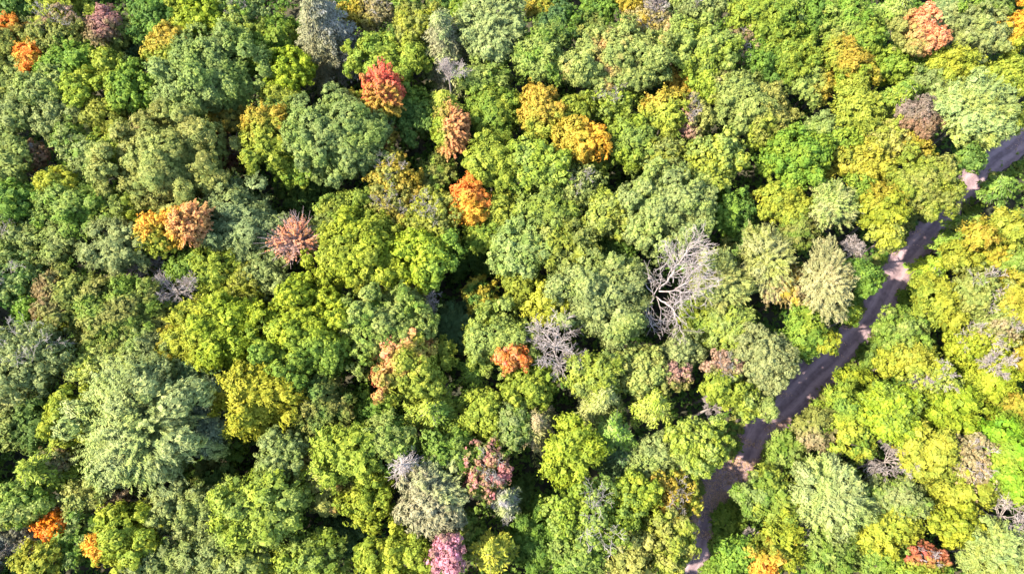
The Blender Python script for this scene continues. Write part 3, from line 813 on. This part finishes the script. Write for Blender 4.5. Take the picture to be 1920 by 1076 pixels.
def make_tree(line):
    spec, label = line.rsplit('|', 1)
    x, y, rx, ry, T, col, dh = spec.split()
    x, y, rx, ry, dh = float(x), float(y), float(rx), float(ry), float(dh)
    rng = np.random.default_rng(zlib.crc32(f"{x}{y}".encode()))
    side = None
    if '@' in col: col, side = col.split('@')
    cs = col.split('/'); c1 = PAL[cs[0]]; c2 = PAL[cs[-1]]
    m_px = 76/FPX
    own = rng.normal(size=3)*np.array([.075, .04, .05]); own = 1 + own[0]*.7 + np.array([own[1], own[2]*.4, own[1]*1.5])
    c1, c2 = tuple(float(v) for v in np.clip(np.array(c1)*own, 0, .85)), tuple(float(v) for v in np.clip(np.array(c2)*own, 0, .85))
    k0 = int(np.argmin(np.hypot(ROAD_SEEN[:, 0] - x, ROAD_SEEN[:, 1] - y))); east0 = x > ROAD_SEEN[k0, 0]
    seen = float(np.min(np.hypot(ROAD_SEEN[:, 0] - x, ROAD_SEEN[:, 1] - y) - ROAD_SEEN[:, 2]*.85))
    k1 = int(np.argmin(np.hypot(ROAD_SEEN[:, 0] - x, ROAD_SEEN[:, 1] - y) - ROAD_SEEN[:, 2]))
    ux, uy = ROAD_SEEN[k1, 0] - x, ROAD_SEEN[k1, 1] - y; ul = math.hypot(ux, uy) + 1e-6
    fit = min(1.0, max(.55, (seen + 2)/(math.hypot(rx*ux/ul, ry*uy/ul)*1.2)))
    rx, ry = rx*fit, ry*fit
    R = .5*(rx + ry)*m_px
    right = at(x, y, 8)[0]; rd, rw = road_dist(right)
    i = int(np.argmin(np.hypot(RC[:, 0] - right[0], RC[:, 1] - right[1])))
    east = right[0] > RC[i, 0]
    a, b = rx*m_px*1.07, ry*m_px*1.07
    rz = .95*math.sqrt(a*b) if T != 'U' else 1.25*math.sqrt(a*b)
    top = (11.2 if not east else 8.4) + .68*R + (.62 if dh > 0 else .95)*dh + rng.uniform(-1.5, 1.5)*(dh < 3)
    while True:
        zc = max(top - rz, rz*.72)
        P, depth = at(x, y, zc)
        d, w = road_dist(P)
        if d > w*.5 + .35 or zc <= rz*.72 + .01: break
        top -= .5
    if d <= w*.5 + .35: print("near road", label, round(float(d - w*.5), 2))
    s = depth/FPX; a, b = rx*s*1.055, ry*s*1.055
    name, cat = NAMES[T]
    root = bpy.data.objects.new(name, None); root.empty_display_size = .5
    gz = float(ground_height(P[0], P[1])) - .55 if d > 7 else -.1
    root.location = (P[0], P[1], gz); zc -= gz
    scene.collection.objects.link(root)
    root['label'] = label; root['category'] = cat
    root['group'] = {'tree': 'autumn coloured broadleaf trees' if cs[0] in AUTUMN else 'green broadleaf trees of the forest', 'thinning tree': 'trees thinning to bare twigs',
                     'pine tree': 'pine trees among the broadleaf trees', 'conifer': 'spruces and hemlocks of the forest', 'bare tree': 'bare dead trees'}[cat]
    # where the second colour sits
    nz = noise_fn(rng, max(a, b)*.55); fine = noise_fn(rng, max(a, b)*.16)
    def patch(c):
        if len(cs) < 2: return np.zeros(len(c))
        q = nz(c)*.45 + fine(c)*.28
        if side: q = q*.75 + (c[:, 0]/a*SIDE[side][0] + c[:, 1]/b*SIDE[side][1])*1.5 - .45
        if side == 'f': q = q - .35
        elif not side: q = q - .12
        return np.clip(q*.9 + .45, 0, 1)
    def crown(lv, mat, z, nm='crown'):
        me = lv.mesh(nm, rng, patch)
        o = link(nm, me, mat, root); o.location = (0, 0, z)
        o['leaf_colour'] = c1; o['tint_colour'] = c2
        return o
    fz = (b + a)*.5
    if T in 'MF':
        if T == 'M' and (east and rng.random() < .75 or rng.random() < .25): lv, lc, lr = broadleaf(rng, a, b, rz, rng.uniform(.28, .36), rng.uniform(.13, .17), 2.2, style='frond', lobe=rng.uniform(.5, .9))
        elif T == 'M': lv, lc, lr = broadleaf(rng, a, b, rz, rng.uniform(.30, .42), rng.uniform(.16, .23), rng.uniform(1.3, 1.9), lobe=rng.uniform(.65, 1.1))
        else: lv, lc, lr = broadleaf(rng, a, b, rz, rng.uniform(.23, .30), rng.uniform(.12, .15), rng.uniform(1.5, 2.2), style='leaf' if rng.random() < .6 else 'frond', lobe=rng.uniform(.4, .8))
        crown(lv, M_LEAF, zc)
        add_trunk(root, rng, 0, zc, R, [l*.8 + [0, 0, zc] for l in lc[:7]], M_BARK)
    elif T in 'PQ':
        q_ = T == 'Q'; f_ = .74 if q_ else .94
        lv, lc, lr = broadleaf(rng, a*f_, b*f_, rz*f_, .32, .15, style='needle', lobe=.45)
        v2, _ = plume(rng, a*1.04, b*1.04, rz*1.02, int((34 if q_ else 44)*R**1.5), .19, .45, 40, .20 if q_ else .34, .40)
        for k in ('c', 'n', 't', 'L', 'W', 'tone'): getattr(lv, k).extend(getattr(v2, k))
        crown(lv, M_NEEDLE, zc)
        add_trunk(root, rng, 0, zc + rz*.5, R, [l*.8 + [0, 0, zc] for l in lc[:8]], M_BARK)
    elif T == 'W':
        lv, lc, lr = broadleaf(rng, a, b, rz, .30, .21, 1.5, keep=.62, backing=False, lobe=.7)
        v2, l2, _ = broadleaf(rng, a*.84, b*.84, rz*.8, .34, .24, 1.4, keep=.7, lobe=.9)
        for k in ('c', 'n', 't', 'L', 'W', 'tone'): getattr(lv, k).extend(getattr(v2, k))
        crown(lv, M_LEAF, zc)
        add_trunk(root, rng, 0, zc, R, [l*.8 + [0, 0, zc] for l in lc[:7]], M_BARK)
        segs = []
        cc = np.array(SIDE[side] if side and cs[-1] in ('pk', 'tn', 'gy') else (0, 0))*.35*np.array([a, b])
        for _ in range(int(5 + R*1.2)):
            az = rng.uniform(0, 6.28); t = rng.uniform(.1, .75)
            limb(rng, (cc[0] + math.cos(az)*a*t*.5, cc[1] + math.sin(az)*b*t*.5, zc + rz*.35), (math.cos(az)*t, math.sin(az)*t, .75), R*.62, .06, segs, 2, .8, .05, .22, 3, .02, 4)
        link('twigs', tubes(segs, 'twigs', 3), M_DEAD if east else M_GREYTWIG, root)
    elif T in 'UK':
        lv, br = plume(rng, a, b, rz, int((190 if T == 'U' else 150)*(R/2.6)**1.3), .24 if T == 'U' else .17, .35 if T == 'U' else .55, 30 if T == 'U' else 16)
        if T == 'U':
            v2, l2, _ = broadleaf(rng, a*.72, b*.72, rz*.72, .32, .24, 1.4, keep=.85, lobe=.8)
            for k in ('c', 'n', 't', 'L', 'W', 'tone'): getattr(lv, k).extend(getattr(v2, k))
        crown(lv, M_LEAF, zc)
        segs = []
        for p0, p1 in br[::1 if T == 'K' else 3]:
            mid = (p0 + p1)*.5 + rng.normal(size=3)*(.12 if T == 'U' else .3); e = p1*(.98 if T == 'U' else .86)
            segs += [(p0 + [0, 0, zc], mid + [0, 0, zc], .05, .034), (mid + [0, 0, zc], e + [0, 0, zc], .034, .015)]
            if T == 'K':
                for _ in range(3):
                    u = rng.uniform(.3, .9); q = p0 + (p1-p0)*u
                    segs.append((q + [0, 0, zc], q + (p1-p0)*.3 + rng.normal(size=3)*.35 + [0, 0, zc], .028, .013))
        link('twigs', tubes(segs, 'twigs', 4), M_PINKTWIG if T == 'K' else M_GREYTWIG, root)
        add_trunk(root, rng, 0, zc - rz*.3, R, [], M_BARK)
    elif T in 'SCY':
        if T == 'S': Hc = float(np.clip(2.5*fz, 4.5, 12)); args = dict(nb=10, step=.55, droop=.42, power=.6, leaf=.38, wid=.32, ragged=.42)
        elif T == 'C': Hc = float(np.clip(3.2*fz, 6, 14)); args = dict(nb=12, step=.38, droop=.22, power=.6, leaf=.34, wid=.42)
        else: Hc = float(np.clip(1.5*fz, 2.5, 7)); args = dict(nb=9, step=.40, droop=.30, power=.6, leaf=.40, wid=.42, ragged=.35)
        zb = max(top - gz - Hc, .6)
        q, dep = at(x, y, zb + gz + Hc*.4)
        root.location.x, root.location.y = q[0], q[1]
        lv, br = conifer(rng, a*(1.04 if T == 'Y' else 1.2), Hc, **args)
        for arr in lv.c: arr[:, 1] *= float(np.clip(b/a, .8, 1.35))
        crown(lv, M_NEEDLE, zb)
        segs = [(p + [0, 0, zb], q + [0, 0, zb], .04, .012) for p, q in br]
        add_trunk(root, rng, 0, zb + Hc*.93, R, [], M_BARK)
        link('branches', tubes(segs, 'branches', 3), M_GREYTWIG, root)
    elif T == 'D':
        segs = []; Hc = 7.5; zb = max(top - gz - Hc, 1)
        p = np.array([0, 0, -.4])
        for i in range(8):
            q = np.array([0, 0, (zb + Hc)*(i+1)/8]); segs.append((p, q, .17*(1-i*.115), .17*(1-(i+1)*.115))); p = q
        link('trunk', tubes(segs, 'trunk', 7), M_DEAD, root)
        segs = []
        for z in np.arange(0, Hc, .10):
            for k in range(3):
                az = rng.uniform(0, 6.28); L = (a*1.0*(1-z/Hc)**.6 + .3)*rng.uniform(.4, 1.15)*(1 + .25*math.sin(2*az))
                limb(rng, (0, 0, zb+z), (math.cos(az), math.sin(az), .1), L, .045, segs, 1, .6, -.10, .24, 2, .024, 3)
        link('branches', tubes(segs, 'branches', 4), M_DEAD, root)
    elif T in 'BT':
        tr, segs = [], []
        heart = zc - rz*.35
        tr.append((np.array([0, 0, -.4]), np.array([0, 0, heart*.5]), .22, .18)); tr.append((np.array([0, 0, heart*.5]), np.array([.05, 0, heart + rz*.5]), .18, .10))
        nl = int(6 + R*1.6) if T == 'B' else 9
        for k in range(nl):
            if T == 'B': az = 6.28*k/nl + rng.uniform(-.3, .3); dd = (math.cos(az)*a, math.sin(az)*b, rng.uniform(.2, .9)*rz)
            else: az = rng.uniform(-.9, .9); dd = (math.sin(az)*a*.9, rng.uniform(.2, .8)*b, 1.2*rz)
            L = np.linalg.norm(dd)*.72
            limb(rng, (0, 0, heart + rz*rng.uniform(0, .4)), dd, L*1.05, .068, segs, 2, .75, .04, .22, 4, .017, 5)
        link('trunk', tubes(tr, 'trunk', 7), M_DEAD, root)
        link('branches', tubes(segs, 'branches', 4), M_DEAD, root)
    return root, P, R, zc

def big_bare_tree():
    """the great dead tree: limbs follow those of the photograph, each at its own height"""
    rng = np.random.default_rng(77)
    J = at(1226, 552, 12.5)[0]
    root = bpy.data.objects.new('bare_tree', None); scene.collection.objects.link(root)
    root.location = (J[0] - .3, J[1] - .6, -.5)
    root['label'] = 'large dead bare tree with twisted white limbs over the dark hollow, right of centre'
    root['category'] = 'bare tree'; root['group'] = 'bare dead trees'
    base = np.array(root.location)
    tr = []; p = np.array([0, 0, -.3])
    for k, q in enumerate([(.05, .1, 3.5), (.25, .2, 7), tuple(J - base)]):
        tr.append((p, np.array(q), .34 - .06*k, .28 - .06*k)); p = np.array(q)
    link('trunk', tubes(tr, 'trunk', 8), M_DEAD, root)
    L = [([(1226, 552, 10.5), (1212, 535, 11), (1206, 520, 11.6), (1196, 508, 12), (1180, 503, 12), (1166, 503, 11.6)], .12, 0),
         ([(1226, 552, 10.5), (1222, 538, 11.5), (1218, 525, 12), (1217, 517, 12.6)], .08, 1),
         ([(1226, 552, 10.5), (1234, 538, 11.5), (1240, 522, 12), (1232, 516, 12.4)], .09, 1),
         ([(1236, 542, 11), (1256, 520, 12.5), (1268, 500, 14), (1282, 480, 15), (1296, 462, 16), (1312, 452, 16.5)], .15, 3),
         ([(1282, 480, 15), (1292, 478, 15.5), (1306, 474, 15.8)], .07, 2), ([(1288, 474, 15.4), (1290, 462, 16), (1300, 454, 16.4)], .06, 2),
         ([(1268, 500, 14), (1262, 488, 14), (1254, 482, 14)], .06, 2),
         ([(1236, 546, 11), (1262, 545, 12), (1284, 530, 13), (1306, 520, 13.5), (1324, 520, 13.5)], .14, 3),
         ([(1262, 545, 12), (1284, 548, 12.6), (1304, 546, 12.8), (1322, 540, 13)], .10, 3),
         ([(1256, 520, 12.5), (1276, 506, 13.5), (1296, 500, 14), (1312, 506, 14)], .10, 3),
         ([(1262, 530, 12.4), (1262, 510, 13.4), (1274, 492, 14)], .08, 2), ([(1250, 545, 11.6), (1264, 560, 11.6), (1276, 572, 11.2)], .08, 2),
         ([(1230, 556, 10.6), (1246, 568, 11), (1262, 580, 11), (1268, 600, 10.5), (1278, 618, 10), (1286, 634, 9.6)], .12, 2),
         ([(1262, 580, 11), (1270, 566, 11.6), (1280, 556, 12)], .06, 2),
         ([(1226, 556, 10.5), (1218, 570, 10.2), (1212, 585, 10), (1206, 602, 9.6)], .13, 2), ([(1212, 585, 10), (1216, 600, 9.6), (1224, 612, 9.2)], .07, 2),
         ([(1232, 560, 10.6), (1240, 580, 10.4), (1248, 596, 10)], .07, 2), ([(1284, 530, 13), (1296, 512, 13.8), (1308, 500, 14.2)], .07, 2)]
    segs = []
    for pts, r, depth in L:
        Q = spline(np.array([at(q[0], q[1], q[2] + 2)[0] - base for q in pts]), 3); n = len(Q)-1
        Q[1:-1] += rng.normal(size=Q[1:-1].shape)*.07
        for k in range(n):
            ra, rb = .72*r*(1 - .75*k/n), .72*r*(1 - .75*(k+1)/n); segs.append((Q[k], Q[k+1], ra, rb))
            if depth and k > 1:
                d = unit(Q[k+1] - Q[k])
                for _ in range(1 + (depth > 1)):
                    dd = unit(d + unit(rng.normal(size=3))*.85)
                    limb(rng, Q[k], dd, rng.uniform(1.1, 2.3), max(rb*.55, .03), segs, 1 + (depth > 2 and rng.random() < .5), .6, .02, .22, 2, .016, 4)
    link('branches', tubes(segs, 'branches', 5), M_DEAD, root)

placed = []
for ln in TABLE.strip().splitlines():
    if ln.strip(): placed.append(make_tree(ln))
big_bare_tree()

# ------------------------------------------------------------------ undergrowth below the trees
def in_frame(p, m=0):
    c, s = math.cos(TILT), math.sin(TILT)
    q = p - np.array([0, 0, CAM_H]); Y = q[:, 1]*c + q[:, 2]*s; Z = -q[:, 1]*s + q[:, 2]*c
    X = q[:, 0]; u, v = 960 + FPX*X/-Z, 538 - FPX*Y/-Z
    return (u > -m) & (u < 1920+m) & (v > -m) & (v < 1076+m)

def undergrowth():
    rng = np.random.default_rng(3)
    n = 60000
    p = np.column_stack([rng.uniform(-85, 85, n), rng.uniform(-22, 100, n), np.zeros(n)])
    p = p[in_frame(p, 160)]
    D = np.min(np.hypot(p[:, None, 0] - RC[None, ::2, 0], p[:, None, 1] - RC[None, ::2, 1]) - RC[None, ::2, 2]*.5, axis=1)
    p = p[D > .15 + rng.uniform(0, .5, len(p))]; D = D[D > .15 + 0*D][:len(p)] if False else None
    f = noise_fn(rng, 1.6); g = noise_fn(rng, 5)
    h = np.clip(1.0 + f(p)*1.1 + g(p)*1.1, .05, 5.0)
    D = np.min(np.hypot(p[:, None, 0] - RC[None, ::2, 0], p[:, None, 1] - RC[None, ::2, 1]) - RC[None, ::2, 2]*.5, axis=1)
    h = np.minimum(h, .45 + D*.9)
    p[:, 2] = ground_height(p[:, 0], p[:, 1]) - .4 + h*rng.uniform(.75, 1, len(p))
    k = 6; P = np.repeat(p, k, 0); N = len(P)
    dd = unit(rng.normal(size=(N, 3)) + [0, 0, .8])
    tone = np.repeat(g(p)*.4 + rng.normal(size=len(p))*.5, k)
    lv = Leaves(); s = rng.uniform(.22, .42, N)
    lv.add(P + dd*.32, dd + [0, 0, .4] + rng.normal(size=(N, 3))*.3, rng.normal(size=(N, 3)), s*1.5, s, tone)
    hue = noise_fn(rng, 9)
    o = link('undergrowth', lv.mesh('undergrowth', rng, lambda c: np.clip(hue(c)*.6 + .3, 0, 1)), M_LEAF)
    o['kind'] = 'stuff'; o['category'] = 'undergrowth'; o['label'] = 'low green bushes and ferns growing in the shade under the trees'
    o['leaf_colour'] = lin('7ca444', GREEN); o['tint_colour'] = lin('98b850', GREEN)
undergrowth()

def roadside_brush():
    """weeds, ferns and low brush creeping in over the edges of the road"""
    rng = np.random.default_rng(21); n = 15000
    i = rng.integers(0, len(RC), n); sgn = rng.choice([-1, 1], n)
    T = unit(np.gradient(RC[:, :2], axis=0)); Nn = np.stack([-T[:, 1], T[:, 0]], 1)
    off = rng.uniform(-.75, 1.6, n)
    p = np.column_stack([RC[i, :2] + Nn[i]*(sgn*(RC[i, 2]*.5 + off))[:, None] + rng.normal(size=(n, 2))*.25, np.zeros(n)])
    f = noise_fn(rng, 1.3); g = noise_fn(rng, 3.5)
    v = f(p)*.7 + g(p)*.6
    keep = v + off*1.3 > .15
    p, off, v = p[keep], off[keep], v[keep]
    p[:, 2] = .02 + np.clip(.12 + .45*np.clip(off, 0, 2) + .18*v, .05, 1.3)*rng.uniform(.4, 1, len(p))
    k = 7; P = np.repeat(p, k, 0); N = len(P)
    dd = unit(rng.normal(size=(N, 3)) + [0, 0, .8]); s = rng.uniform(.10, .21, N); lv = Leaves()
    lv.add(P + dd*.22, dd + [0, 0, .5] + rng.normal(size=(N, 3))*.3, rng.normal(size=(N, 3)), s*2, s, np.repeat(rng.normal(size=len(p))*.7, k))
    hue = noise_fn(rng, 2.5)
    o = link('roadside_brush', lv.mesh('roadside_brush', rng, lambda c: np.clip(hue(c)*.7 + .35, 0, 1)), M_LEAF)
    o['kind'] = 'stuff'; o['category'] = 'brush'; o['label'] = 'weeds and low green brush along both edges of the dirt road'
    o['leaf_colour'] = PAL['gr']; o['tint_colour'] = PAL['ol']
roadside_brush()

def surrounding_woods():
    """the same wood going on past the edges of the picture"""
    rng = np.random.default_rng(11); L = Leaves(); pts = []
    for _ in range(4000):
        q = np.array([[rng.uniform(-96, 96), rng.uniform(-34, 112), 11.]])
        if in_frame(q, 95)[0] or not in_frame(q, 420)[0]: continue
        if road_dist(q[0])[0] < 6: continue
        if any(np.hypot(*(q[0, :2]-w[:2])) < 5.2 for w in pts): continue
        pts.append(q[0])
    for q in pts:
        R = rng.uniform(2.9, 4.0)
        lv, lc, lr = broadleaf(rng, R, R, R, .62, .50, 1.3, lobe=1.2)
        off = q + np.array([0, 0, rng.uniform(-2, 2)]); t = rng.normal()*.8
        for i in range(len(lv.c)): L.add(lv.c[i] + off, lv.n[i], lv.t[i], lv.L[i], lv.W[i], lv.tone[i] + t)
    hue = noise_fn(rng, 12)
    o = link('surrounding_forest', L.mesh('surrounding_forest', rng, lambda c: np.clip(hue(c)*.8 + .4, 0, 1)), M_LEAF)
    o['kind'] = 'stuff'; o['category'] = 'forest'; o['label'] = 'more green and yellow-green forest going on past the edges of the picture'
    o['leaf_colour'] = PAL['gr']; o['tint_colour'] = PAL['yg']
surrounding_woods()
